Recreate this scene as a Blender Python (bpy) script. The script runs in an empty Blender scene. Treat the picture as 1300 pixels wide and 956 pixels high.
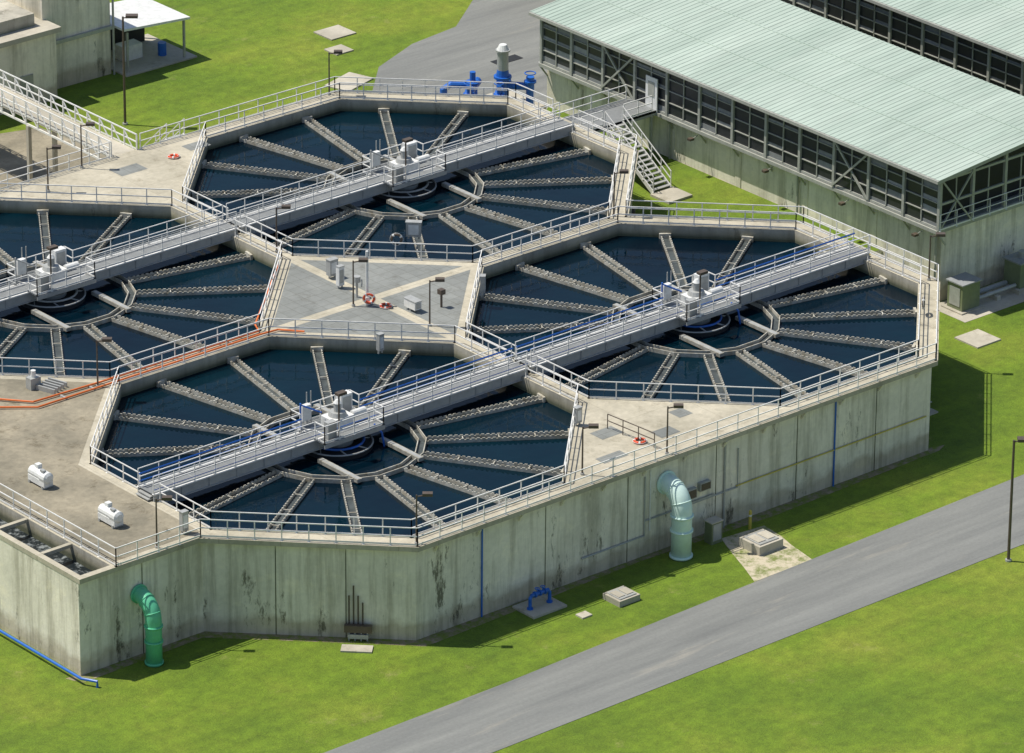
import bpy, math, random
from mathutils import Vector, Matrix
from mathutils.geometry import tessellate_polygon
random.seed(7)
S=27.0; H=5.75; r=12.95; R=14.25; K=0.41421; WL=H-0.82
scene=bpy.context.scene
# ---------------------------------------------------------------- materials
def new_mat(name):
    m=bpy.data.materials.new(name); m.use_nodes=True
    nt=m.node_tree; nt.nodes.clear()
    o=nt.nodes.new('ShaderNodeOutputMaterial'); b=nt.nodes.new('ShaderNodeBsdfPrincipled')
    nt.links.new(b.outputs[0],o.inputs[0])
    return m,nt,b
def N(nt,t,**kw):
    n=nt.nodes.new(t)
    for k,v in kw.items(): setattr(n,k,v)
    return n
def coords(nt,scale=(1,1,1)):
    g=N(nt,'ShaderNodeNewGeometry'); mp=N(nt,'ShaderNodeMapping')
    mp.inputs['Scale'].default_value=scale
    nt.links.new(g.outputs['Position'],mp.inputs[0]); return mp.outputs[0]
def noise(nt,scale,detail=4,vs=(1,1,1),rough=0.55):
    n=N(nt,'ShaderNodeTexNoise'); n.inputs['Scale'].default_value=scale
    n.inputs['Detail'].default_value=detail; n.inputs['Roughness'].default_value=rough
    nt.links.new(coords(nt,vs),n.inputs['Vector']); return n.outputs['Fac']
def ramp(nt,fac,stops):
    c=N(nt,'ShaderNodeValToRGB'); e=c.color_ramp.elements
    while len(e)<len(stops): e.new(0.5)
    for i,(p,col) in enumerate(stops):
        e[i].position=p; e[i].color=(col[0],col[1],col[2],1) if hasattr(col,'__len__') else (col,col,col,1)
    nt.links.new(fac,c.inputs[0]); return c.outputs[0]
def mix(nt,bt,fac,a,b):
    m=N(nt,'ShaderNodeMix',data_type='RGBA',blend_type=bt)
    if isinstance(fac,(int,float)): m.inputs[0].default_value=fac
    else: nt.links.new(fac,m.inputs[0])
    for v,i in ((a,6),(b,7)):
        if hasattr(v,'__len__'): m.inputs[i].default_value=(v[0],v[1],v[2],1)
        else: nt.links.new(v,m.inputs[i])
    return m.outputs[2]
def bump(nt,b,h,st,dist):
    n=N(nt,'ShaderNodeBump'); n.inputs['Strength'].default_value=st; n.inputs['Distance'].default_value=dist
    nt.links.new(h,n.inputs['Height']); nt.links.new(n.outputs[0],b.inputs['Normal'])
def posz(nt,sub,mul):
    g=N(nt,'ShaderNodeNewGeometry'); sx=N(nt,'ShaderNodeSeparateXYZ'); nt.links.new(g.outputs['Position'],sx.inputs[0])
    a=N(nt,'ShaderNodeMath',operation='SUBTRACT'); nt.links.new(sx.outputs['Z'],a.inputs[0]); a.inputs[1].default_value=sub
    b=N(nt,'ShaderNodeMath',operation='MULTIPLY'); nt.links.new(a.outputs[0],b.inputs[0]); b.inputs[1].default_value=mul
    return b.outputs[0]
def brick(nt,w,h,c2,mort,ms=0.02,off=0.0):
    br=N(nt,'ShaderNodeTexBrick'); br.offset=off
    br.inputs['Color1'].default_value=(1,1,1,1); br.inputs['Color2'].default_value=(c2,c2,c2,1)
    br.inputs['Mortar'].default_value=(mort[0],mort[1],mort[2],1); br.inputs['Scale'].default_value=1
    br.inputs['Mortar Size'].default_value=ms; br.inputs['Brick Width'].default_value=w; br.inputs['Row Height'].default_value=h
    nt.links.new(coords(nt),br.inputs['Vector']); return br.outputs[0]
def concrete(name,col,dark,joint=None,streak=0.0,patch=0.5,jf=0.8,algae=False,spots=0.0):
    m,nt,b=new_mat(name)
    big=ramp(nt,noise(nt,0.22,5,rough=0.65),[(0.35,dark),(0.62,col)])
    fine=ramp(nt,noise(nt,3.0,6,rough=0.7),[(0.25,0.70),(0.75,1.08)])
    c=mix(nt,'MULTIPLY',patch,big,fine)
    if spots:
        c=mix(nt,'MULTIPLY',spots,c,ramp(nt,noise(nt,0.8,7,rough=0.8),[(0.33,(0.42,0.38,0.30)),(0.45,1.0)]))
    if streak:
        s=ramp(nt,noise(nt,1.0,5,(1.5,1.5,0.11),0.7),[(0.36,(0.42,0.41,0.36)),(0.54,1.0)])
        c=mix(nt,'MULTIPLY',streak,c,s)
        s2=ramp(nt,noise(nt,1.0,7,(0.55,0.55,0.18),0.78),[(0.345,(0.27,0.27,0.24)),(0.405,1.0)])
        c=mix(nt,'MULTIPLY',min(1,streak*1.7),c,s2)
        s3=ramp(nt,noise(nt,1.0,5,(0.35,0.35,0.5),0.7),[(0.56,1.0),(0.72,(1.15,1.13,1.06))])
        c=mix(nt,'MULTIPLY',1.0,c,s3)
        g=N(nt,'ShaderNodeNewGeometry'); sx=N(nt,'ShaderNodeSeparateXYZ'); nt.links.new(g.outputs['Position'],sx.inputs[0])
        ad=N(nt,'ShaderNodeMath',operation='MULTIPLY_ADD'); nt.links.new(noise(nt,0.7,5),ad.inputs[0]); ad.inputs[1].default_value=-1.6; nt.links.new(sx.outputs['Z'],ad.inputs[2])
        dv=N(nt,'ShaderNodeMath',operation='MULTIPLY'); nt.links.new(ad.outputs[0],dv.inputs[0]); dv.inputs[1].default_value=0.8
        c=mix(nt,'MULTIPLY',0.6,c,ramp(nt,dv.outputs[0],[(0.0,(0.50,0.44,0.34)),(0.35,1.0)]))
    if algae: c=mix(nt,'MULTIPLY',0.9,c,ramp(nt,posz(nt,WL,1.0/0.82),[(0.12,(0.16,0.20,0.12)),(0.42,(0.7,0.7,0.6)),(0.8,1.0)]))
    if joint: c=mix(nt,'MULTIPLY',jf,c,brick(nt,joint,joint,0.86,(0.5,0.48,0.43)))
    nt.links.new(c,b.inputs['Base Color']); b.inputs['Roughness'].default_value=0.9
    bump(nt,b,noise(nt,6,4),0.35,0.03)
    return m
def paint(name,col,rough=0.5,metal=0.0,var=0.25,tint=None):
    m,nt,b=new_mat(name)
    lo=tint if tint else tuple((1-var,)*3)
    f=ramp(nt,noise(nt,2.5,4,rough=0.7),[(0.3,lo),(0.7,1.0)])
    nt.links.new(mix(nt,'MULTIPLY',1.0,col,f),b.inputs['Base Color'])
    b.inputs['Roughness'].default_value=rough; b.inputs['Metallic'].default_value=metal
    return m
M={}
M['deck']=concrete('deck_concrete',(0.56,0.51,0.395),(0.40,0.365,0.275),joint=4.5,jf=0.45,patch=0.8,spots=0.45)
M['olddeck']=concrete('weathered_concrete',(0.36,0.315,0.225),(0.20,0.18,0.13),patch=0.95,spots=0.7)
M['panel']=concrete('grey_paving',(0.255,0.265,0.248),(0.185,0.195,0.182),joint=0.8,jf=0.6,spots=0.4)
M['wall']=concrete('wall_concrete',(0.86,0.80,0.665),(0.70,0.66,0.54),streak=0.58)
M['inner']=concrete('inner_wall_concrete',(0.56,0.52,0.42),(0.36,0.34,0.28),streak=0.35,algae=True)
M['pad']=concrete('pad_concrete',(0.52,0.48,0.39),(0.38,0.35,0.28),spots=0.5)
M['rail']=paint('rail_aluminium',(0.78,0.77,0.73),0.5,0.0,0.2)
M['galv']=paint('galvanised_steel',(0.44,0.445,0.425),0.5,0.2)
M['girder']=paint('bridge_girder',(0.40,0.41,0.40),0.55,0.1,0.2)
M['launder']=paint('launder_steel',(0.56,0.55,0.49),0.7,0,0.5,(0.50,0.44,0.34))
M['beam']=paint('support_beam',(0.42,0.415,0.37),0.7,0,0.5,(0.55,0.50,0.42))
M['trough']=paint('trough_bottom',(0.085,0.10,0.098),0.5,0,0.6)
M['grate']=paint('walkway_grating',(0.22,0.23,0.23),0.7)
M['blue']=paint('blue_paint',(0.015,0.13,0.52),0.4)
M['white']=paint('white_paint',(0.78,0.78,0.75),0.4)
M['green']=paint('green_paint',(0.13,0.55,0.32),0.4,0,0.2)
M['mint']=paint('pale_green_paint',(0.66,0.84,0.77),0.4,0,0.12)
M['orange']=paint('orange_paint',(0.75,0.17,0.03),0.5)
M['yellow']=paint('yellow_paint',(0.62,0.50,0.08),0.5)
M['brown']=paint('bronze_fixture',(0.10,0.075,0.055),0.5)
M['olive']=paint('olive_enclosure',(0.20,0.23,0.13),0.5)
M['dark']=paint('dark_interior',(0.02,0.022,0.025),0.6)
M['louver']=paint('mesh_panel',(0.03,0.033,0.037),0.35)
M['blind']=paint('grey_blind',(0.30,0.31,0.31),0.6)
M['frame']=paint('building_frame',(0.38,0.385,0.34),0.5)
M['ring']=paint('life_ring_orange',(0.80,0.10,0.03),0.5)
m,nt,b=new_mat('metal_roof')
c=ramp(nt,noise(nt,0.12,5,(0.4,1.6,1),0.7),[(0.35,(0.345,0.43,0.36)),(0.65,(0.45,0.53,0.455))])
c=mix(nt,'MULTIPLY',0.4,c,ramp(nt,noise(nt,1.0,5,(0.15,2.2,1),0.7),[(0.35,0.7),(0.6,1.0)]))
c=mix(nt,'MULTIPLY',0.8,c,brick(nt,4.3,0.84,0.90,(0.8,0.8,0.8),0.01,0.5))
nt.links.new(c,b.inputs['Base Color']); b.inputs['Roughness'].default_value=0.6; M['roof']=m
m,nt,b=new_mat('clarifier_water')
c=ramp(nt,noise(nt,0.13,4,rough=0.6),[(0.3,(0.0008,0.005,0.011)),(0.7,(0.001,0.014,0.023))])
nt.links.new(c,b.inputs['Base Color']); b.inputs['Roughness'].default_value=0.03; b.inputs['IOR'].default_value=1.33
b.inputs['Specular IOR Level'].default_value=0.32
bump(nt,b,noise(nt,1.3,4,rough=0.55),0.12,0.10); M['water']=m
m,nt,b=new_mat('foaming_water')
c=ramp(nt,noise(nt,1.6,6,rough=0.75),[(0.50,(0.01,0.015,0.018)),(0.66,(0.32,0.35,0.35))])
nt.links.new(c,b.inputs['Base Color']); b.inputs['Roughness'].default_value=0.3; M['foam']=m
m,nt,b=new_mat('grass')
c=ramp(nt,noise(nt,0.09,6,rough=0.65),[(0.30,(0.115,0.205,0.010)),(0.50,(0.180,0.275,0.014)),(0.70,(0.275,0.325,0.030))])
c=mix(nt,'MULTIPLY',0.85,c,ramp(nt,noise(nt,1.3,6,rough=0.8),[(0.28,0.5),(0.7,1.15)]))
c=mix(nt,'MULTIPLY',0.6,c,ramp(nt,noise(nt,9,4,rough=0.8),[(0.3,0.5),(0.7,1.2)]))
c=mix(nt,'MULTIPLY',0.4,c,ramp(nt,noise(nt,1.0,3,(0.06,0.8,1),0.5),[(0.4,0.72),(0.6,1.05)]))
c=mix(nt,'MIX',ramp(nt,noise(nt,0.35,7,rough=0.75),[(0.60,0.0),(0.74,0.55)]),c,(0.34,0.31,0.11))
nt.links.new(c,b.inputs['Base Color']); b.inputs['Roughness'].default_value=0.95
bump(nt,b,noise(nt,7,5,rough=0.8),0.8,0.12); M['grass']=m
m,nt,b=new_mat('asphalt')
c=ramp(nt,noise(nt,0.5,5,(0.12,1.4,1),0.65),[(0.3,(0.150,0.155,0.148)),(0.7,(0.235,0.24,0.222))])
c=mix(nt,'MULTIPLY',0.5,c,ramp(nt,noise(nt,5,6,rough=0.8),[(0.3,0.7),(0.7,1.1)]))
c=mix(nt,'MIX',ramp(nt,noise(nt,1.0,6,(0.07,0.55,1),0.7),[(0.58,0.0),(0.78,0.6)]),c,(0.42,0.38,0.30))
nt.links.new(c,b.inputs['Base Color']); b.inputs['Roughness'].default_value=0.9
bump(nt,b,noise(nt,20,3),0.3,0.02); M['asphalt']=m
m,nt,b=new_mat('sandy_soil')
c=ramp(nt,noise(nt,1.2,6,rough=0.75),[(0.38,(0.16,0.19,0.05)),(0.55,(0.50,0.44,0.32))])
nt.links.new(c,b.inputs['Base Color']); b.inputs['Roughness'].default_value=0.95; M['soil']=m
m,nt,b=new_mat('bare_soil')
c=ramp(nt,noise(nt,1.5,6,rough=0.75),[(0.42,(0.15,0.20,0.02)),(0.55,(0.24,0.20,0.12)),(0.7,(0.36,0.31,0.21))])
nt.links.new(c,b.inputs['Base Color']); b.inputs['Roughness'].default_value=0.95; M['dirt']=m
# ---------------------------------------------------------------- mesh builder
class MB:
    def __init__(s): s.v=[];s.f=[];s.m=[];s.mats=[]
    def mi(s,k):
        if k not in s.mats: s.mats.append(k)
        return s.mats.index(k)
    def add(s,vs,fs,k):
        o=len(s.v); s.v+= [tuple(x) for x in vs]; i=s.mi(k)
        for f in fs: s.f.append(tuple(a+o for a in f)); s.m.append(i)
    def box(s,c,d,k,rz=0,ry=0):
        mt=Matrix.Rotation(rz,3,'Z')@Matrix.Rotation(ry,3,'Y'); c=Vector(c)
        vs=[c+mt@Vector((d[0]/2*x,d[1]/2*y,d[2]/2*z)) for z in(-1,1) for y in(-1,1) for x in(-1,1)]
        s.add(vs,[(0,2,3,1),(4,5,7,6),(0,1,5,4),(2,6,7,3),(0,4,6,2),(1,3,7,5)],k)
    def beam(s,a,b_,w,h,k):
        a=Vector(a);b_=Vector(b_);d=(b_-a)
        if d.length<1e-5:return
        d.normalize(); up=Vector((0,0,1))
        if abs(d.z)>0.95: up=Vector((1,0,0))
        sd=d.cross(up).normalized(); u=sd.cross(d)
        vs=[p+sd*(w/2*x)+u*(h/2*y) for p in(a,b_) for x,y in((-1,-1),(1,-1),(1,1),(-1,1))]
        s.add(vs,[(0,3,2,1),(4,5,6,7),(0,1,5,4),(1,2,6,5),(2,3,7,6),(3,0,4,7)],k)
    def tube(s,path,rad,k,n=10,close=True):
        P=[Vector(p) for p in path]; rings=[]; prev=None
        for i,p in enumerate(P):
            t=(P[min(i+1,len(P)-1)]-P[max(i-1,0)]).normalized()
            if prev is None:
                ref=Vector((0,0,1)) if abs(t.z)<0.9 else Vector((1,0,0)); u=t.cross(ref).normalized()
            else: u=(prev-t*prev.dot(t)).normalized()
            prev=u; w=t.cross(u); rr=rad[i] if hasattr(rad,'__len__') else rad
            rings.append([p+(u*math.cos(2*math.pi*j/n)+w*math.sin(2*math.pi*j/n))*rr for j in range(n)])
        vs=[q for rg in rings for q in rg]; fs=[]
        for i in range(len(P)-1):
            for j in range(n): fs.append((i*n+j,i*n+(j+1)%n,(i+1)*n+(j+1)%n,(i+1)*n+j))
        if close: fs.append(tuple(range(n-1,-1,-1))); fs.append(tuple((len(P)-1)*n+j for j in range(n)))
        s.add(vs,fs,k)
    def torus(s,c,Rr,rr,ax,k,n=20,q=8):
        c=Vector(c);ax=Vector(ax).normalized(); u=ax.orthogonal().normalized(); w=ax.cross(u); vs=[];fs=[]
        for i in range(n):
            a=2*math.pi*i/n; d=u*math.cos(a)+w*math.sin(a)
            for j in range(q):
                b2=2*math.pi*j/q; vs.append(c+d*(Rr+rr*math.cos(b2))+ax*rr*math.sin(b2))
        for i in range(n):
            for j in range(q): fs.append((i*q+j,((i+1)%n)*q+j,((i+1)%n)*q+(j+1)%q,i*q+(j+1)%q))
        s.add(vs,fs,k)
    def flat(s,pts,z,k,holes=()):
        loops=[[Vector((p[0],p[1],0)) for p in pts]]+[[Vector((p[0],p[1],0)) for p in h] for h in holes]
        tr=tessellate_polygon(loops); al=[q for l in loops for q in l]; fs=[]
        for t in tr:
            a,b_,c=[al[i] for i in t]
            fs.append(tuple(t) if (b_-a).cross(c-a).z>0 else (t[0],t[2],t[1]))
        s.add([(q.x,q.y,z) for q in al],fs,k)
    def skirt(s,pts,z0,z1,k,inward=False):
        n=len(pts); vs=[(p[0],p[1],z0) for p in pts]+[(p[0],p[1],z1) for p in pts]
        fs=[(i,(i+1)%n,n+(i+1)%n,n+i) for i in range(n)]
        if inward: fs=[f[::-1] for f in fs]
        s.add(vs,fs,k)
    def obj(s,name,parent=None,smooth=False):
        me=bpy.data.meshes.new(name); me.from_pydata(s.v,[],s.f)
        for k in s.mats: me.materials.append(M[k])
        me.polygons.foreach_set('material_index',s.m)
        if smooth:
            me.polygons.foreach_set('use_smooth',[len(f)==4 for f in s.f])
        me.update(); o=bpy.data.objects.new(name,me); scene.collection.objects.link(o)
        if parent: o.parent=parent
        return o
def empty(name):
    o=bpy.data.objects.new(name,None); scene.collection.objects.link(o); return o
def rail(mb,a,b_,z=H,k='rail',z2=None,sp=1.55,h=1.07,t=0.05,toe=True):
    a=Vector((a[0],a[1],z)); b_=Vector((b_[0],b_[1],z if z2 is None else z2))
    n=max(1,round((b_-a).length/sp))
    for i in range(n+1):
        p=a.lerp(b_,i/n); mb.box((p.x,p.y,p.z+h/2),(t,t,h),k)
        mb.box((p.x,p.y,p.z+0.01),(0.14,0.14,0.02),k)
    for hh in (h,h*0.53): mb.beam(a+Vector((0,0,hh)),b_+Vector((0,0,hh)),t,t,k)
    if toe: mb.beam(a+Vector((0,0,0.09)),b_+Vector((0,0,0.09)),0.02,0.10,k)
def octo(cx,cy,a):
    h=a*K
    return [(cx+h,cy+a),(cx+a,cy+h),(cx+a,cy-h),(cx+h,cy-a),(cx-h,cy-a),(cx-a,cy-h),(cx-a,cy+h),(cx-h,cy+a)][::-1]
XL=-22.2
def outline(e):
    q=R-e; h=q*K
    return [(-h,-q),(S+h,-q),(S+q,-h),(S+q,h),(S+q+h-S/2,S/2),(S+q,S-h),(S+q,S+h),(S+h,S+q),(XL+e*0.06,S+q),(XL+e*0.06,-h),(-q,-h)]
C=[(0,0),(S,0),(S,S),(0,S)]
# ---------------------------------------------------------------- ground
g=MB(); g.flat([(-1500,-1500),(2500,-1500),(2500,2500),(-1500,2500)],0,'grass'); g.obj('grass_ground')
g=MB(); g.flat([(-200,-26.7),(300,-25.9),(300,-19.7),(34.7,-19.8),(12.7,-20.3),(-5.3,-20.8),(-200,-21.5)],0.02,'asphalt'); g.obj('asphalt_road')
g=MB(); g.flat([(34,44),(40,47),(47.4,54.5),(52,56.5),(56.5,57.2),(60.8,60.5),(64,66),(74,90),(95,90),(100,40),(62,39.5),(47,39.5)],0.02,'asphalt')
g.box((55.0,50.0,0.03),(2.2,0.9,0.03),'dark'); g.obj('asphalt_road')
g=MB(); g.flat([(2,41),(22,41),(24,50),(23,60),(2,66)],0.02,'olddeck'); g.obj('concrete_yard_pavement')
g=MB(); g.flat([(13.2,-20.25),(14.0,-18.5),(14.6,-17),(15.5,-15),(18.5,-15.3),(18.3,-17),(18,-18),(17.6,-20.2)],0.012,'soil'); g.obj('sandy_soil_path')
g=MB(); g.flat([(34,-14),(33.2,-14.35),(20,-14.7),(10,-14.3),(-5.8,-14.8),(-10,-10.6),(-14.4,-6.3),(-22.6,-6.5),(-23,-5.5),(-14,-5.5),(-5.5,-13.7),(33,-13.7)],0.010,'dirt'); g.obj('bare_soil_ground')
g=MB(); g.flat([(47.5,-2),(66,-2),(66,1.2),(47.5,1.2)],0.015,'pad'); g.obj('concrete_apron_pavement')
g=MB(); T=[(33.6,13.5),(40.6,6.4),(48.45,6.4),(48.45,38.0),(41.0,33.0),(41.0,21.0)]; g.flat(T,1.9,'grass'); g.skirt(T,-0.1,1.9,'wall'); g.obj('grass_terrace')
# ---------------------------------------------------------------- basin
B=empty('concrete_treatment_basin')
holes=[octo(cx,cy,r) for cx,cy in C]; trench=[(-21.85,-5.5),(-19.9,-5.5),(-19.9,25),(-21.85,25)]
mb=MB(); P0=outline(0); P1=outline(0.35)
mb.flat(P0,H,'deck',holes+[trench]); mb.skirt(P0,H-0.28,H,'deck')
n=len(P0); mb.add([(p[0],p[1],H-0.28) for p in P0]+[(p[0],p[1],H-0.28) for p in P1],[(i,n+i,n+(i+1)%n,(i+1)%n) for i in range(n)],'deck')
mb.obj('deck_slab',B)
mb=MB(); mb.skirt(P1,-0.2,H-0.28,'wall'); mb.obj('outer_wall',B)
mb=MB()
for h_ in holes: mb.skirt(h_,H-2.5,H,'inner',True)
mb.skirt(trench,H-2.2,H,'inner',True); mb.obj('inner_walls',B)
mb=MB(); mb.flat(trench,H-0.95,'foam')
for y in (-2,2,6,10): mb.box((-20.87,y,H-0.1),(1.9,0.25,0.2),'deck')
mb.obj('channel_water',B)
mb=MB(); mb.flat([(-19.6,-5.3),(-13.7,-5.3),(-13.7,5.75),(-6.0,13.45),(-6.0,13.7),(-13.7,21.5),(-19.6,21.5)],H+0.006,'olddeck')
cc=S/2; L=7.6; gp=0.35
for sx in (-1,1):
    for sy in (-1,1):
        pl=[(cc+sx*gp,cc+sy*gp),(cc+sx*(L-gp),cc+sy*gp),(cc+sx*gp,cc+sy*(L-gp))]
        mb.flat(pl,H+0.006,'panel')
for x,y,w,d in [(11.6,-9.6,1.6,1.1),(9.7,-12.2,1.8,0.8),(20.3,39.4,1.6,1.0),(14.6,38.8,2.0,1.2),(14.2,-11.6,1.4,1.0),(16.6,-10.2,1.0,1.0)]:
    mb.flat([(x-w/2,y-d/2),(x+w/2,y-d/2),(x+w/2,y+d/2),(x-w/2,y+d/2)],H+0.008,'panel')
mb.obj('deck_paving',B)
mb=MB()
for i in range(13):
    x=-4.5+i*3.0
    mb.beam((x,-(R-0.33),H-0.75),(x,-(R-0.05),H-0.30),0.10,0.10,'wall')
for x in (3.4,9.4,16.0,22.2,28.4): mb.box((x,-(R-0.35)-0.004,2.7),(0.05,0.02,5.4),'inner')
for t in (0.33,0.66):
    q=R-0.35; h_=q*K; x=-h_+(h_-q)*t; y=-q+(q-h_)*t; mb.box((x,y,2.7),(0.05,0.03,5.4),'inner',rz=-math.pi/4)
mb.box((-18.0,-5.77,2.7),(0.05,0.02,5.4),'inner')
mb.obj('wall_joints',B)
# ---------------------------------------------------------------- perimeter handrail
mb=MB(); Q=outline(0.14)
def railpath(pts,**kw):
    for a,b_ in zip(pts[:-1],pts[1:]): rail(mb,a,b_,**kw)
railpath([(-19.75,25),(-19.75,Q[10][1]),Q[10],Q[0],Q[1],Q[2],Q[3],Q[4],Q[5],(Q[5][0],26.7)])
railpath([(Q[6][0],29.2),Q[6],Q[7],(17.2,Q[7][1])]); railpath([(14.8,Q[7][1]),(-18,Q[7][1])])
mb.obj('perimeter_handrail')
# ---------------------------------------------------------------- clarifier tanks
def tank(cx,cy,blue,seed):
    rnd=random.Random(seed)
    E=empty('clarifier_tank')
    w=MB(); w.flat(octo(cx,cy,r+0.005),WL,'water'); w.obj('water_surface',E)
    la=MB(); zt=WL+0.20; r1=5.0
    def dist(a):
        return min(r/math.cos(a-k*math.pi/4) for k in range(8) if math.cos(a-k*math.pi/4)>0.01)
    for k in range(16):
        a=math.radians(11.25+22.5*k+rnd.uniform(-0.25,0.25)); d=Vector((math.cos(a),math.sin(a),0)); s=Vector((-d.y,d.x,0)); c0=Vector((cx,cy,0))
        r2=dist(a)-0.02
        for sg in (-1,1):
            la.beam(c0+d*r1+s*sg*0.25+Vector((0,0,zt-0.16)),c0+d*r2+s*sg*0.25+Vector((0,0,zt-0.16)),0.05,0.30,'launder')
            t=r1+0.2
            while t<r2-0.2:
                p=c0+d*t+s*sg*0.25; la.box((p.x,p.y,zt+0.025),(0.17,0.05,0.07),'launder',rz=a); t+=0.30
        la.beam(c0+d*r1+Vector((0,0,zt-0.20)),c0+d*r2+Vector((0,0,zt-0.20)),0.44,0.05,'trough')
        for fr in (0.25,0.5,0.75):
            t=r1+(r2-r1)*fr; la.beam(c0+d*t+s*0.24+Vector((0,0,zt-0.03)),c0+d*t-s*0.24+Vector((0,0,zt-0.03)),0.06,0.05,'launder')
        p=c0+d*(r2-0.08); la.box((p.x,p.y,zt-0.1),(0.16,0.72,0.45),'launder',rz=a)
    la.obj('radial_launders',E)
    rg=MB(); vv=[math.radians(22.5*k+11.25) for k in range(16)]
    for k in range(16):
        a0,a1=vv[k],vv[(k+1)%16]
        for rr in (5.0,4.55):
            rg.beam((cx+rr*math.cos(a0),cy+rr*math.sin(a0),zt-0.12),(cx+rr*math.cos(a1),cy+rr*math.sin(a1),zt-0.12),0.05,0.36,'launder')
        rg.beam((cx+4.77*math.cos(a0),cy+4.77*math.sin(a0),zt-0.16),(cx+4.77*math.cos(a1),cy+4.77*math.sin(a1),zt-0.16),0.38,0.05,'trough')
    for sx in (-1,1):
        for sy in (-1,1):
            rg.box((cx+sx*2.2,cy+sy*2.95,zt+0.0),(0.34,3.5,0.22),'beam')
            rg.box((cx+sx*2.2,cy+sy*2.95,zt+0.116),(0.20,3.4,0.012),'galv')
    rg.obj('launder_ring',E)
    br=MB(); zb=H+0.42; hw=0.66; x0,x1=cx-13.35,cx+13.35
    for sg in (-1,1):
        y=cy+sg*hw
        br.box((cx,y,zb-0.33),(x1-x0,0.04,0.56),'girder'); br.box((cx,y,zb-0.035),(x1-x0,0.18,0.05),'rail'); br.box((cx,y,zb-0.63),(x1-x0,0.18,0.05),'girder')
        nx=int((x1-x0)/1.8)
        for i in range(nx+1): br.box((x0+i*(x1-x0)/nx,y+sg*0.05,zb-0.33),(0.04,0.06,0.54),'girder')
    br.box((cx,cy,zb-0.02),(x1-x0-0.02,2*hw-0.20,0.04),'grate')
    for i in range(22): br.box((x0+0.6+i*1.21,cy,zb+0.004),(0.03,2*hw-0.22,0.01),'galv')
    for sg in (-1,1):
        y=cy+sg*(hw+0.02)
        rail(br,(x0,y),(cx-2.1,y),z=zb,sp=1.5,t=0.045); rail(br,(cx+2.1,y),(x1,y),z=zb,sp=1.5,t=0.045)
        rail(br,(cx-2.1,cy+sg*1.5),(cx+2.1,cy+sg*1.5),z=zb,sp=1.05)
        rail(br,(cx-2.1,cy+sg*hw),(cx-2.1,cy+sg*1.5),z=zb,sp=1.1); rail(br,(cx+2.1,cy+sg*hw),(cx+2.1,cy+sg*1.5),z=zb,sp=1.1)
    ck='blue' if blue else 'galv'
    if blue:
        for zz,rr in ((0.80,0.05),(0.36,0.04)):
            br.tube([(x0,cy+hw-0.08,zb+zz),(cx-2.1,cy+hw-0.08,zb+zz)],rr,'blue',8); br.tube([(cx+2.1,cy+hw-0.08,zb+zz),(x1,cy+hw-0.08,zb+zz)],rr,'blue',8)
        br.tube([(x0,cy-hw-0.10,zb+0.30),(x1,cy-hw-0.10,zb+0.30)],0.022,'blue',8)
    else: br.tube([(x0,cy+hw-0.1,zb+0.30),(x1,cy+hw-0.1,zb+0.30)],0.03,ck,8)
    for sg,xe in ((-1,x0),(1,x1)):
        for i in range(2): br.box((xe+sg*(-0.05+0.0),cy,H+0.12+0.13*i),(0.7-0.3*i,1.1,0.06),'yellow' if (blue and sg>0) else 'galv')
    br.obj('access_bridge',E)
    dr=MB()
    for sg in (-1,1): dr.box((cx,cy+sg*1.12,zb-0.03),(4.2,0.82,0.06),'grate'); dr.box((cx,cy+sg*1.55,zb-0.15),(4.3,0.06,0.24),'galv')
    dr.tube([(cx,cy,WL-0.3),(cx,cy,zb-0.7)],0.9,'galv',20); dr.tube([(cx,cy,WL-0.3),(cx,cy,WL+0.30)],2.0,'dark',28)
    dr.torus((cx,cy,WL+0.30),2.0,0.05,(0,0,1),'galv',28); dr.torus((cx,cy,zb-0.80),1.5,0.07,(0,0,1),'blue' if blue else 'galv')
    for k in range(8):
        a=k*math.pi/4+0.2; dr.beam((cx+1.5*math.cos(a),cy+1.5*math.sin(a),zb-0.8),(cx+1.95*math.cos(a+0.2),cy+1.95*math.sin(a+0.2),WL+0.25),0.06,0.06,'galv')
    dr.box((cx+0.1,cy+0.1,zb+0.30),(1.5,1.1,0.6),'white'); dr.tube([(cx+0.1,cy+0.1,zb+0.6),(cx+0.1,cy+0.1,zb+0.85)],[0.55,0.45],'galv',16)
    dr.tube([(cx+0.1,cy+0.1,zb+0.85),(cx+0.1,cy+0.1,zb+1.35)],0.22,'galv',12); dr.tube([(cx+0.1,cy+0.1,zb+1.35),(cx+0.1,cy+0.1,zb+1.55)],[0.25,0.1],'white',12)
    dr.tube([(cx+0.9,cy-0.2,zb+0.55),(cx+1.8,cy-0.2,zb+0.55)],0.2,'white',12); dr.box((cx+1.3,cy+1.0,zb+0.65),(0.8,0.5,1.3),'white')
    dr.box((cx+1.3,cy+0.74,zb+0.7),(0.6,0.02,0.9),'galv')
    dr.box((cx-1.3,cy-1.0,zb+0.5),(0.6,0.4,1.0),'galv'); dr.box((cx-1.4,cy+1.1,zb+0.85),(0.6,0.3,0.9),'white')
    dr.tube([(cx-1.9,cy+0.9,zb),(cx-1.9,cy+0.9,zb+1.6)],0.05,ck,8); dr.tube([(cx-0.8,cy+0.4,zb+0.9),(cx-1.9,cy+0.9,zb+1.5)],0.05,ck,8)
    for dx in(-1.1,-0.8): dr.tube([(cx+dx,cy+1.35,zb),(cx+dx,cy+1.35,zb+1.9)],0.035,'galv',6)
    if blue: dr.tube([(cx+1.6,cy-1.3,zb+0.1),(cx+1.9,cy-1.6,zb-0.4),(cx+2.0,cy-1.7,WL)],0.06,'blue',8)
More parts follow.
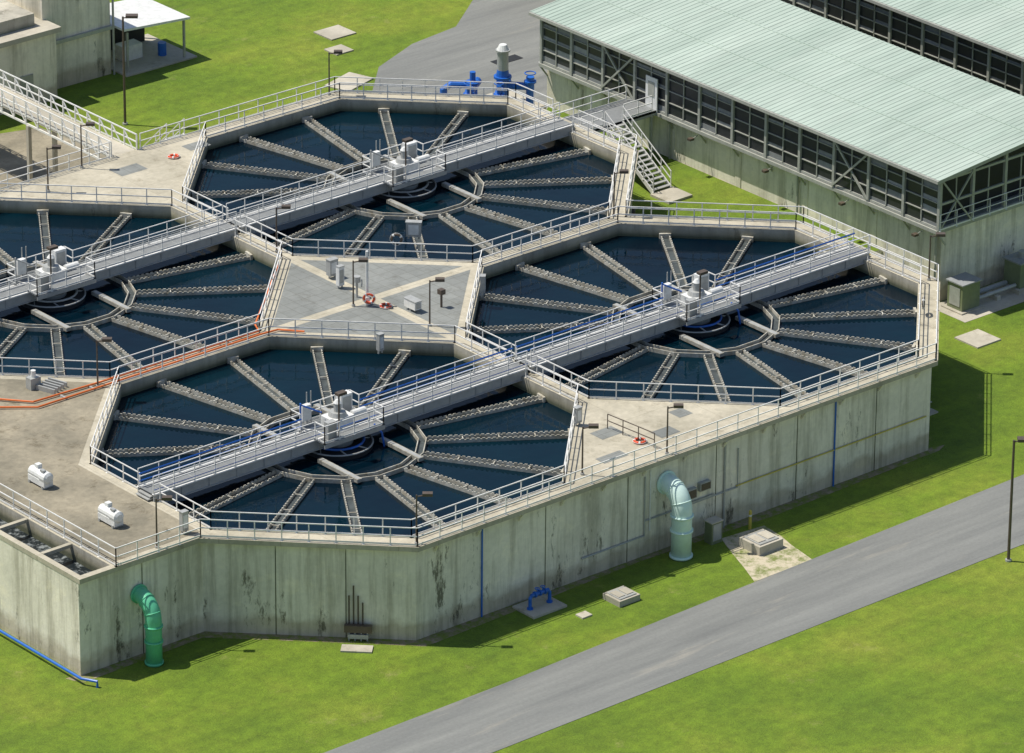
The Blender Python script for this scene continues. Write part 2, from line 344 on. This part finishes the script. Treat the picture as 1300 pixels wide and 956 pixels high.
    dr.tube([(cx-1.0,cy-1.4,zb),(cx-1.0,cy-1.4,zb+2.7)],0.05,'brown',8); dr.box((cx-0.85,cy-1.4,zb+2.72),(0.6,0.36,0.16),'brown')
    dr.obj('drive_unit',E)
    hr=MB(); O=octo(cx,cy,r+0.13)
    for i in range(8):
        a,b_=O[i],O[(i+1)%8]
        if abs(a[0]-b_[0])<1e-6:
            sgn=1 if b_[1]>a[1] else -1
            rail(hr,a,(a[0],cy-sgn*0.9)); rail(hr,(a[0],cy+sgn*0.9),b_)
        else: rail(hr,a,b_)
    hr.obj('rim_handrail',E)
tank(0,0,True,1); tank(S,0,True,2); tank(S,S,False,3); tank(0,S,False,4)
# ---------------------------------------------------------------- lamps
def lamp(x,y,z,h,name='lamp_post',big=False):
    mb=MB(); k='brown'; w=0.09 if big else 0.055
    mb.tube([(x,y,z),(x,y,z+h)],[w,w*0.75],k,8)
    mb.tube([(x,y,z),(x,y,z+0.12)],w*2,'galv',10)
    mb.tube([(x,y,z+h-0.1),(x+0.45,y-0.38,z+h+0.02)],0.04,k,6)
    L=0.8 if big else 0.55
    mb.box((x+0.45,y-0.38,z+h+0.05),(L,L*0.6,0.17),k,rz=-0.7); mb.box((x+0.45,y-0.38,z+h-0.045),(L*0.8,L*0.45,0.02),'white',rz=-0.7)
    mb.obj(name)
for x,y in [(12.3,-13.85),(-5.7,-13.85),(-16.7,-5.4),(13.5,8.2),(-6.6,13.5),(13.5,22.6),(11.9,13.3),(6.9,-12.9),(40.8,-5.4),(32.9,14.0),(12.5,40.9),(32.3,41.0),(8.6,39.1)]:
    lamp(x,y,H,2.9)
lamp(25.9,-27.3,0,7.4,'street_lamp',True); lamp(27.7,56.9,0,7.6,'street_lamp',True)
# ---------------------------------------------------------------- large pipes
def elbow(name,x,ywall,y,zt,rad,k):
    mb=MB(); L=abs(y-ywall); path=[(x,ywall+0.1,zt)]
    for i in range(13):
        a=i/12*math.pi/2; path.append((x,ywall-0.15-(L-0.15)*math.sin(a),zt-(L-0.15)*(1-math.cos(a))))
    path.append((x,y,0.0)); mb.tube(path,rad,k,28)
    for z in (0.05,zt-L-0.2,zt-L-1.1): 
        if z>0: mb.tube([(x,y,z),(x,y,z+0.12)],rad*1.14,k,28)
    mb.tube([(x,ywall-0.02,zt),(x,ywall-0.14,zt)],rad*1.2,k,28)
    for i in (4,9):
        a=i/12*math.pi/2; p=Vector((x,ywall-0.15-(L-0.15)*math.sin(a),zt-(L-0.15)*(1-math.cos(a)))); mb.torus(p,rad,0.03,(0,-math.cos(a),-math.sin(a)),k,28)
    mb.obj(name,smooth=True)
elbow('green_elbow_pipe',-18.3,-5.8,-7.1,3.7,0.45,'green')
elbow('pale_green_elbow_pipe',12.2,-13.9,-15.3,4.1,0.58,'mint')
def single(name,fn):
    mb=MB(); fn(mb); return mb.obj(name)
yw=-(R-0.35)
single('blue_wall_pipe',lambda m:m.tube([(-1.2,yw-0.08,0),(-1.2,yw-0.08,H-0.3)],0.05,'blue',8))
single('blue_wall_pipe',lambda m:m.tube([(25.1,yw-0.08,0),(25.1,yw-0.08,H-0.3)],0.05,'blue',8))
single('yellow_wall_pipe',lambda m:m.tube([(17.5,yw-0.08,2.3),(32.4,yw-0.08,2.3)],0.04,'yellow',8))
def f(m):
    m.tube([(6.0,yw-0.08,1.3),(10.6,yw-0.08,1.3),(10.6,yw-0.08,4.9)],0.05,'galv',8); m.tube([(10.6,yw-0.08,2.2),(17.6,yw-0.08,2.2),(17.6,yw-0.08,4.6)],0.045,'galv',8)
    m.tube([(16.6,yw-0.08,0),(16.6,yw-0.08,5.4)],0.06,'galv',8); m.tube([(11.0,yw-0.08,1.5),(11.0,yw-0.08,5.2)],0.04,'rail',8)
single('grey_conduit',f)
single('blue_ground_pipe',lambda m:m.tube([(-22.75,14,0.35),(-22.75,-6.6,0.35),(-22.3,-7.4,0.35),(-22.3,-7.4,0.0)],0.08,'blue',8))
def f(m):
    for i,(dx,h) in enumerate([(-0.45,2.6),(-0.2,3.2),(0.05,2.6),(0.3,2.2)]):
        x=-8.1+dx*0.7; y=-11.75-dx*0.7; m.tube([(x,y,0.5),(x,y,h)],0.045,'brown',8)
    m.box((-8.2,-11.95,0.75),(1.5,0.3,0.4),'brown',rz=-math.pi/4); m.box((-8.2,-11.95,0.3),(1.1,0.25,0.25),'galv',rz=-math.pi/4)
    for t in (-0.5,-0.17,0.17,0.5): m.tube([(-8.2+t*0.7,-11.95-t*0.7,0),(-8.2+t*0.7,-11.95-t*0.7,0.6)],0.05,'galv',8)
single('wall_valve_manifold',f)
def f(m):
    x,y=2.0,-15.1
    m.box((x,y,0.06),(2.4,1.8,0.12),'pad')
    for dx in (-0.7,0.7): m.tube([(x+dx,y,0.1),(x+dx,y,0.75),(x+dx*0.8,y,0.9)],0.10,'blue',8); m.tube([(x+dx,y,0.12),(x+dx,y,0.2)],0.18,'blue',12)
    m.tube([(x-0.62,y,0.9),(x+0.62,y,0.9)],0.11,'blue',10)
    for dx in (-0.35,0.0,0.35): m.tube([(x+dx-0.04,y,0.9),(x+dx+0.04,y,0.9)],0.18,'blue',12)
    for dx in (-0.2,0.2): m.torus((x+dx,y,1.22),0.12,0.025,(0,0,1),'blue'); m.tube([(x+dx,y,0.95),(x+dx,y,1.22)],0.035,'blue',6)
single('blue_backflow_valve',f)
def hatch(x,y,w,d,h=0.35,rz=0):
    m=MB(); m.box((x,y,h/2),(w,d,h),'pad',rz); m.box((x,y,h+0.03),(w*0.8,d*0.8,0.06),'galv',rz)
    for s in(-1,1): m.box((x+s*w*0.2,y,h+0.08),(w*0.3,d*0.55,0.04),'pad',rz)
    m.obj('valve_vault_hatch')
hatch(16.5,-17.2,1.8,1.7,0.55); hatch(6.1,-17.2,1.5,1.4)
def slab(x,y,w,d,rz=0): m=MB(); m.box((x,y,0.04),(w,d,0.10),'pad',rz); m.obj('concrete_pad')
for a in [(-8.9,-12.7,1.7,0.8,-0.785),(46.3,-4.3,2.0,2.0,0),(49.2,61.5,2.2,2.0,0),(47.3,58.7,1.5,1.4,0),(44,53.5,3,2,0.3),(3.2,-17.4,0.7,0.6,0),(36,-9.6,1.8,1.8,0)]: slab(*a)
single('ground_equipment_box',lambda m:(m.box((36,-9.6,0.35),(1.2,1.0,0.55),'brown'),m.box((36,-9.6,0.65),(1.35,1.15,0.06),'galv')))
def f(m):
    for x,z,w,h in [(13.9,2.9,0.9,0.6),(15.0,3.1,0.8,0.5)]: m.box((x,yw-0.15,z),(w,0.28,h),'galv'); m.box((x,yw-0.30,z),(w*0.85,0.02,h*0.8),'brown')
    m.box((14.5,yw-0.1,2.3),(2.6,0.08,0.08),'galv')
single('wall_control_panel',f)
def f(m):
    m.box((14.9,-15.0,0.65),(0.8,0.6,1.3),'olive'); m.box((14.9,-15.0,1.33),(0.9,0.7,0.06),'pad'); m.box((14.9,-15.31,0.7),(0.6,0.02,1.0),'galv')
single('electrical_cabinet',f)
def f(m):
    m.tube([(17.6,-15.1,0),(17.6,-15.1,1.1),(17.6,-15.1,1.18)],[0.09,0.09,0.04],'yellow',10); m.tube([(17.6,-15.1,0.8),(17.6,-15.1,0.9)],0.095,'white',10)
single('yellow_bollard',f)
# ---------------------------------------------------------------- deck items
def whitebox(x,y):
    m=MB(); m.tube([(x,y-0.85,H+0.62),(x,y-0.75,H+0.62),(x,y-0.3,H+0.62),(x,y-0.3,H+0.62),(x,y+0.75,H+0.62),(x,y+0.85,H+0.62)],[0.2,0.34,0.34,0.30,0.30,0.2],'white',14)
    m.box((x,y,H+0.3),(0.6,1.5,0.35),'white')
    for s in(-0.6,0.6): m.box((x,y+s,H+0.1),(0.7,0.14,0.2),'galv')
    m.box((x+0.1,y+0.3,H+1.0),(0.3,0.3,0.25),'white'); m.box((x-0.1,y-0.4,H+1.0),(0.2,0.3,0.12),'galv'); m.obj('gate_actuator_motor')
whitebox(-16.8,5.0); whitebox(-16.8,-1.4)
def f(m):
    m.tube([(-12.9,16.5,H+0.12),(-10.8,13.95,H+0.12),(-6.2,13.75,H+0.12),(5.2,13.75,H+0.12),(5.6,14.6,H+0.12),(12.2,20.8,H+0.12)],0.06,'orange',8)
    m.tube([(-13.5,15.2,H+0.12),(-11.0,13.2,H+0.12),(5.0,13.3,H+0.12),(6.2,13.2,H+0.12),(7.2,12.0,H+0.12)],0.06,'orange',8)
    for x in range(-9,5,2): m.box((x,13.53,H+0.05),(0.12,0.7,0.1),'galv')
single('orange_pipe',f)
def f(m):
    x,y=-9.3,14.8
    for i in range(5): m.box((x+i*0.28,y+i*0.1,H+0.15),(0.1,1.3,0.3),'galv',0.3)
    m.box((x-0.2,y+0.9,H+0.35),(0.7,0.5,0.7),'galv'); m.tube([(x-0.2,y+0.9,H+0.7),(x-0.2,y+0.9,H+1.1)],0.15,'white',10)
single('pump_skid',f)
def ringbuoy(x,y,z,ax,k='ring'):
    m=MB(); m.torus((x,y,z),0.30,0.075,ax,k); m.torus((x,y,z),0.40,0.012,ax,'white',24,5)
    c=Vector((x,y,z)); A=Vector(ax).normalized(); u=A.orthogonal().normalized(); w=A.cross(u)
    for i in range(4):
        a=i*math.pi/2; d=u*math.cos(a)+w*math.sin(a); t=A.cross(d); m.tube([c+d*0.30-t*0.05,c+d*0.30+t*0.05],0.082,'white',10)
    m.obj('life_ring')
ringbuoy(18,38.7,H+0.08,(0,0.1,1)); ringbuoy(12.6,12.7,H+0.5,(1,1,0.3)); ringbuoy(13.3,12.0,H+0.08,(0,0,1)); ringbuoy(12.2,-11.7,H+0.09,(0,0,1))
ringbuoy(36.9,-8.9,H+0.75,(1,-1,0),'brown'); ringbuoy(19.2,18.2,H+0.75,(1,1,0),'brown')
single('white_vent_pole',lambda m:(m.tube([(12.7,13.0,H),(12.7,13.0,H+3.4)],0.09,'white',10),m.tube([(12.7,13.0,H),(12.7,13.0,H+0.5)],0.16,'white',10)))
def cab(x,y,w,d,h,k,name,rz=0):
    m=MB(); m.box((x,y,H+0.2+h/2),(w,d,h),k,rz); m.box((x,y,H+0.22+h),(w*1.1,d*1.1,0.05),'galv',rz)
    for s in(-1,1): m.box((x+s*w*0.35*math.cos(rz),y+s*w*0.35*math.sin(rz),H+0.1),(0.08,0.08,0.2),'galv')
    m.box((x,y,H+0.2+h*0.5),(w*0.7,d*1.04,h*0.7),'white' if k!='white' else 'galv',rz); m.obj(name)
cab(13.6,17.4,0.6,0.4,1.0,'galv','control_cabinet'); cab(13.0,15.9,0.4,0.3,1.2,'white','control_cabinet'); cab(14.2,10.6,0.5,1.0,0.5,'white','actuator_unit')
cab(18.9,9.8,0.4,0.3,1.0,'galv','control_cabinet',0.8); cab(21.2,19.0,0.9,0.4,0.9,'galv','control_cabinet',-0.78); cab(11.0,-7.8,0.4,0.3,0.9,'galv','control_cabinet')
cab(8.8,7.0,0.35,0.3,1.0,'galv','control_cabinet'); cab(-14.5,-4.9,0.4,0.3,1.1,'galv','control_cabinet')
def f(m):
    x,y=12.9,14.2
    m.tube([(x,y,H),(x,y,H+1.0)],0.07,'galv',8); m.tube([(x,y,H+1.0),(x,y,H+1.35)],0.22,'galv',12); m.torus((x+0.2,y-0.2,H+0.9),0.22,0.03,(1,-1,0),'galv')
    x,y=15.8,9.9; m.tube([(x,y,H),(x,y,H+0.9)],0.07,'brown',8); m.box((x,y,H+1.0),(0.35,0.35,0.3),'brown')
single('valve_stand',f)
def f(m):
    pts=[(12.0,-9.2),(12.3,-12.8)]
    for hh in (0.9,0.5): m.tube([(pts[0][0],pts[0][1],H+hh),(pts[1][0],pts[1][1],H+hh)],0.03,'brown',6)
    for t in (0,0.33,0.66,1): x=pts[0][0]+0.3*t; y=-9.2-3.6*t; m.tube([(x,y,H),(x,y,H+0.9)],0.03,'brown',6)
single('brown_pipe_rail',f)
# ---------------------------------------------------------------- filter buildings
def building(x0,xb,y0,y1,detail=True):
    E=empty('filter_building'); fl,ev=5.0,8.35; rg=9.45
    mb=MB(); mb.box(((x0+0.7+xb)/2,(y0+0.3+y1)/2,(fl-0.3)/2-0.1),(xb-x0-0.7,y1-y0-0.3,fl-0.1),'wall')
    for i in range(1,6): mb.box((x0+0.69,y0+i*(y1-y0)/6,2.3),(0.06,0.5,4.6),'wall')
    mb.obj('base_wall',E)
    mb=MB(); mb.box(((x0+xb)/2-0.05,(y0+y1)/2,fl-0.11),(xb-x0,y1-y0,0.22),'frame')
    nb=round((y1-y0)/3.11); dy=(y1-y0)/nb
    for i in range(nb+1):
        y=y0+i*dy; mb.beam((x0+0.05,y,fl-0.2),(x0+0.75,y,fl-1.1),0.09,0.09,'frame')
    mb.obj('floor_slab',E)
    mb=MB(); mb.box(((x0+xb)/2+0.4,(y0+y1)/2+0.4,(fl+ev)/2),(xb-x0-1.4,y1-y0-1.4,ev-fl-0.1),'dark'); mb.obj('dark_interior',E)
    mb=MB(); rnd=random.Random(3); zs=[fl+0.1,fl+0.95,fl+1.75,fl+2.55,ev-0.12]
    brace=[2,nb-3] if detail else []
    for i in range(nb):
        ya=y0+i*dy; yb=ya+dy; mb.box((x0+0.12,ya,(fl+ev)/2),(0.20,0.20,ev-fl),'frame')
        if i in brace:
            mb.beam((x0+0.02,ya,fl+0.1),(x0+0.02,yb,ev-0.2),0.1,0.12,'frame'); mb.beam((x0-0.06,yb,fl+0.1),(x0-0.06,ya,ev-0.2),0.1,0.12,'frame')
        mb.box((x0+0.2,(ya+yb)/2,(fl+ev)/2),(0.04,dy-0.2,ev-fl-0.1),'louver')
        for j,z in enumerate(zs): mb.box((x0+0.135,(ya+yb)/2,z),(0.09,dy-0.21,0.14 if j in(0,4) else 0.05),'frame')
        mb.box((x0+0.13,ya+dy/2,(fl+ev)/2),(0.08,0.07,ev-fl-0.2),'frame')
        for k in range(2):
            if rnd.random()<0.7:
                for j in range(4):
                    if rnd.random()<0.8:
                        hh=(zs[j+1]-zs[j])*rnd.choice([0.2,0.3,0.45])
                        mb.box((x0+0.17,ya+(k+0.5)*dy/2,zs[j]+hh/2+0.04),(0.015,dy/2-0.12,hh),'blind' if rnd.random()<0.35 else 'grate')
    mb.box((x0+0.12,y1-0.1,(fl+ev)/2),(0.20,0.20,ev-fl),'frame')
    mb.obj('louvered_facade',E)
    mb=MB(); ne=4; dx=(xb-x0-0.3)/ne
    for i in range(ne+1): mb.box((x0+0.13+i*dx,y0+0.02,(fl+ev+i*0.2)/2),(0.2,0.2,ev-fl+i*0.2),'frame')
    for z in (fl+0.1,fl+1.7,ev-0.1): mb.box(((x0+xb)/2,y0+0.02,z),(xb-x0-0.5,0.14,0.14),'frame')
    mb.beam((x0+0.2,y0-0.05,fl+0.1),(x0+dx,y0-0.05,ev-0.1),0.1,0.1,'frame'); mb.beam((x0+dx,y0-0.11,fl+0.1),(x0+0.2,y0-0.11,ev-0.1),0.1,0.1,'frame')
    for i in range(ne*2): mb.box((x0+0.13+i*dx/2,y0+0.05,(fl+ev)/2),(0.07,0.07,ev-fl),'frame')
    rail(mb,(x0+0.1,y0-0.12),(xb,y0-0.12),z=fl,sp=1.5,t=0.04)
    rail(mb,(x0+0.1,y1+0.05),(xb,y1+0.05),z=fl,sp=1.5)
    mb.obj('end_frame',E)
    mb=MB(); a,b_=x0-0.45,xb+0.1; ya,yb=y0-0.45,y1+0.45; t=0.22
    vs=[(a,ya,ev),(b_,ya,rg),(b_,yb,rg),(a,yb,ev),(a,ya,ev+t),(b_,ya,rg+t),(b_,yb,rg+t),(a,yb,ev+t)]
    mb.add(vs,[(0,3,2,1),(4,5,6,7)],'roof'); mb.add(vs,[(0,1,5,4),(2,3,7,6),(1,2,6,5),(3,0,4,7)],'frame')
    nr=int((yb-ya)/0.42)
    for i in range(nr+1):
        y=ya+0.03+i*(yb-ya-0.06)/nr; mb.beam((a,y,ev+t+0.008),(b_,y,rg+t+0.008),0.10,0.03,'roof')
    for fr in (0.36,0.7): 
        x=a+(b_-a)*fr; z=ev+t+(rg-ev)*fr+0.015; mb.beam((x,ya+0.1,z),(x,yb-0.1,z),0.10,0.035,'roof')
    mb.beam((a-0.07,ya,ev+0.1),(a-0.07,yb,ev+0.1),0.13,0.2,'frame')
    mb.obj('metal_roof',E)
    if detail:
        mb=MB(); yd=27.2
        mb.box((x0-0.03,yd,fl+1.15),(0.08,1.1,2.3),'white'); mb.box((x0-0.09,yd,fl+1.5),(0.02,0.6,1.0),'frame'); mb.obj('door',E)
        mb=MB()
        for y in (y0+0.6,y0+13,y0+25): mb.tube([(x0+0.55,y,0),(x0+0.55,y,fl-0.3)],0.07,'frame',8)
        for y in (y0+1.5,y0+8,y0+15,y0+22):
            mb.tube([(x0+0.2,y,fl-0.5),(x0-0.3,y,fl-0.6)],0.03,'frame',6); mb.box((x0-0.4,y,fl-0.6),(0.35,0.3,0.15),'brown')
        mb.obj('downpipes_and_lights',E)
building(47.8,59.3,1.0,38.3); building(66.8,80,0.5,68,False)
def f(m):
    m.box((44.5,28,5.1),(6.7,2.6,0.16),'grate')
    for y in(26.75,29.25): m.box((44.5,y,5.0),(6.7,0.1,0.3),'galv')
    for x in (42.2,45.5,47.4):
        for y in(26.8,29.2): m.box((x,y,2.45),(0.14,0.14,4.9),'galv')
    rail(m,(41.4,29.25),(47.4,29.25),z=5.18); rail(m,(41.4,26.75),(43.2,26.75),z=5.18); rail(m,(45.0,26.75),(47.4,26.75),z=5.18)
single('link_platform',f)
def f(m):
    n=15; y0,y1,z0,z1=26.7,22.0,5.1,2.1; x=44.1
    for i in range(n):
        t=(i+0.5)/n; m.box((x,y0+(y1-y0)*t,z0+(z1-z0)*t),(1.4,0.30,0.05),'galv')
    for s in(-0.75,0.75):
        m.beam((x+s,y0,z0-0.05),(x+s,y1,z1-0.05),0.06,0.28,'rail')
        rail(m,(x+s,y0),(x+s,y1),z=z0,z2=z1,sp=1.2,toe=False)
    m.box((x,21.1,1.96),(2.0,1.8,0.2),'pad')
single('metal_staircase',f)
def f(m):
    x,y,Z=47.3,41.4,1.15
    m.box((x-0.4,y+0.3,Z/2),(5.5,4.0,Z),'pad')
    for dx,dy,sc in ((0,0,1.0),(-1.5,1.3,0.8)):
        X,Y=x+dx,y+dy
        m.tube([(X,Y,Z),(X,Y,Z+2.0*sc)],0.42*sc,'blue',16); m.tube([(X,Y,Z+2.0*sc),(X,Y,Z+2.15*sc)],0.6*sc,'blue',16)
        m.tube([(X-1.3,Y-0.9,Z+0.9),(X-0.6,Y-0.4,Z+1.3),(X,Y,Z+1.3),(X+1.0,Y+0.7,Z+1.3)],0.30,'blue',12)
        m.tube([(X-0.95,Y-0.75,Z),(X-0.95,Y-0.75,Z+1.9)],0.17,'blue',10); m.torus((X-0.95,Y-0.75,Z+2.05),0.3,0.04,(0,0,1),'blue'); m.tube([(X-0.95,Y-0.75,Z+1.2),(X-0.95,Y-0.75,Z+1.32)],0.4,'blue',12)
    m.tube([(x,y,Z+2.1),(x,y,Z+2.6)],[0.45,0.38],'blue',14); m.tube([(x,y,Z+2.6),(x,y,Z+3.9)],0.38,'galv',14); m.tube([(x,y,Z+3.9),(x,y,Z+4.0)],0.5,'galv',14); m.tube([(x,y,Z+4.0),(x,y,Z+4.35)],[0.42,0.25],'white',14)
    m.tube([(x-1.5,y+1.3,Z+1.7),(x-1.5,y+1.3,Z+2.4)],0.2,'blue',12)
    m.tube([(x+1.2,y-1.4,Z),(x+1.2,y-1.4,Z+2.2)],0.28,'blue',12); m.tube([(x+1.2,y-1.4,Z+1.5),(x+0.2,y-0.2,Z+1.5)],0.26,'blue',12); m.torus((x+1.2,y-1.4,Z+2.45),0.36,0.04,(0,0,1),'blue'); m.tube([(x+1.2,y-1.4,Z+1.8),(x+1.2,y-1.4,Z+1.92)],0.42,'blue',12)
    m.tube([(x-3.0,y+2.5,Z-0.8),(x-3.0,y+2.5,Z+1.2),(x-2.6,y+2.2,Z+1.5),(x-1.5,y+1.3,Z+1.5)],0.26,'blue',12)
    m.box((x+0.9,y+1.0,Z+2.4),(0.45,0.3,0.7),'white'); m.tube([(x+0.9,y+1.0,Z),(x+0.9,y+1.0,Z+2.1)],0.05,'galv',8)
single('blue_pump_assembly',f)
def f(m):
    m.box((49.1,-0.2,0.95),(1.5,1.3,1.7),'olive'); m.box((49.1,-0.2,1.84),(1.7,1.5,0.08),'blind'); m.box((48.33,-0.2,0.95),(0.03,0.9,1.2),'galv'); m.box((49.1,-0.2,0.05),(2.0,1.8,0.1),'pad')
single('transformer_box',f)
def f(m):
    m.box((54.2,-0.2,1.1),(1.8,1.4,1.6),'olive'); m.box((54.2,-0.2,1.95),(2.0,1.6,0.1),'blind'); m.box((54.2,-0.2,0.15),(2.3,1.8,0.3),'pad'); m.tube([(54.2,-0.2,2.0),(54.2,-0.2,2.4)],0.3,'galv',12)
single('transformer_box',f)
single('ground_pipe_run',lambda m:(m.tube([(50,-0.6,0.5),(53.2,-0.6,0.5)],0.12,'galv',10),m.tube([(50,0.2,0.4),(53.2,0.2,0.4)],0.16,'galv',10),m.box((51.5,-0.2,0.15),(0.3,1.4,0.3),'pad')))
def f(m):
    xa,xb,ya,yb,z=15.0,17.0,41.2,64.5,H-0.05
    m.box(((xa+xb)/2,(ya+yb)/2,z-0.05),(2.0,yb-ya,0.1),'pad')
    for x in(xa,xb):
        rail(m,(x,ya),(x,yb),z=z,sp=1.3,t=0.07); m.box((x,(ya+yb)/2,z-0.45),(0.1,yb-ya,0.12),'rail')
        nn=18; d=(yb-ya)/nn
        for i in range(nn):
            m.beam((x,ya+i*d,z-0.45),(x,ya+(i+1)*d,z+1.0),0.06,0.06,'rail'); m.beam((x,ya+i*d,z+1.0),(x,ya+i*d,z-0.45),0.08,0.08,'rail')
    for y in (50,58):
        for x in(xa,xb): m.box((x,y,(z-0.5)/2),(0.25,0.25,z-0.5),'pad')
single('truss_footbridge',f)
def f(m):
    n=16
    for i in range(n): m.box((20.5,42.0+0.35*i,H-0.3-i*0.34),(1.3,0.34,0.05),'galv')
    for s in(-0.7,0.7): m.beam((20.5+s,41.8,H-0.2),(20.5+s,47.6,0.2),0.06,0.25,'rail'); rail(m,(20.5+s,41.8),(20.5+s,47.6),z=H-0.2,z2=0.2,toe=False)
single('metal_staircase',f)
E=empty('concrete_building'); mb=MB()
mb.box((29.8,76,3.6),(5.6,22,7.2),'wall'); mb.box((29.8,76,7.3),(6.0,22.4,0.25),'pad'); mb.box((29.8,64.9,3.4),(5.9,0.25,0.25),'galv'); mb.obj('tall_block',E)
mb=MB(); mb.box((18,76,2.45),(18,25,4.9),'wall'); mb.box((18,76,5.0),(18.5,25.6,0.35),'pad'); mb.box((18,76,5.6),(16,23,0.9),'inner'); mb.obj('low_block',E)
mb=MB()
mb.box((24.5,63.44,1.2),(1.0,0.08,2.2),'frame'); mb.box((20.0,63.44,2.4),(1.6,0.08,1.1),'dark'); mb.tube([(32.7,64.8,0),(32.7,64.8,6.9)],0.08,'galv',8); mb.obj('door_and_vent',E)
def f(m):
    m.beam((33.0,66.6,3.3),(38.6,66.6,2.9),5.2,0.16,'white')
    for x in (33.4,38.2):
        for y in(64.2,69): m.box((x,y,1.5),(0.14,0.14,3.0),'frame')
    m.box((36,68.5,0.9),(4,0.2,1.8),'dark'); m.box((35.2,66.5,0.6),(1.6,1.0,1.1),'white'); m.tube([(37.3,65.5,0),(37.3,65.5,1.0)],0.3,'blue',12)
    m.box((36,66.6,0.05),(6,5.6,0.1),'pad')
single('equipment_canopy',f)
# ---------------------------------------------------------------- light
sun_travel=Vector((1.9,-2.3,-5.93)).normalized(); sd=bpy.data.lights.new('sun','SUN'); sd.energy=5.0; sd.angle=math.radians(0.5); sd.color=(1.0,0.95,0.86)
so=bpy.data.objects.new('sun',sd); scene.collection.objects.link(so); so.rotation_euler=sun_travel.to_track_quat('-Z','Y').to_euler()
el=math.asin(-sun_travel.z); az=math.atan2(-sun_travel.x,-sun_travel.y)
w=bpy.data.worlds.new('World'); scene.world=w; w.use_nodes=True; nt=w.node_tree
bg=nt.nodes['Background']; sky=nt.nodes.new('ShaderNodeTexSky'); sky.sky_type='NISHITA'; sky.sun_disc=False
sky.sun_elevation=el; sky.sun_rotation=az%(2*math.pi); nt.links.new(sky.outputs[0],bg.inputs[0]); bg.inputs[1].default_value=0.11
# ---------------------------------------------------------------- camera
F,cx,cy,cz,yaw,pit,rol=7142.58,-178.6248,-223.1819,136.6814,0.7090,0.4195,0.0084
fw=Vector((math.sin(yaw)*math.cos(pit),math.cos(yaw)*math.cos(pit),-math.sin(pit))); rt=Vector((math.cos(yaw),-math.sin(yaw),0)); up=rt.cross(fw)
r2=rt*math.cos(rol)+up*math.sin(rol); u2=-rt*math.sin(rol)+up*math.cos(rol)
cd=bpy.data.cameras.new('Camera'); co=bpy.data.objects.new('Camera',cd); scene.collection.objects.link(co)
cd.sensor_width=36; cd.lens=36*F/1300; cd.clip_start=5; cd.clip_end=6000
co.matrix_world=Matrix(((r2.x,u2.x,-fw.x,cx),(r2.y,u2.y,-fw.y,cy),(r2.z,u2.z,-fw.z,cz),(0,0,0,1))); scene.camera=co
scene.view_settings.view_transform='Standard'; scene.view_settings.look='None'; scene.view_settings.exposure=0
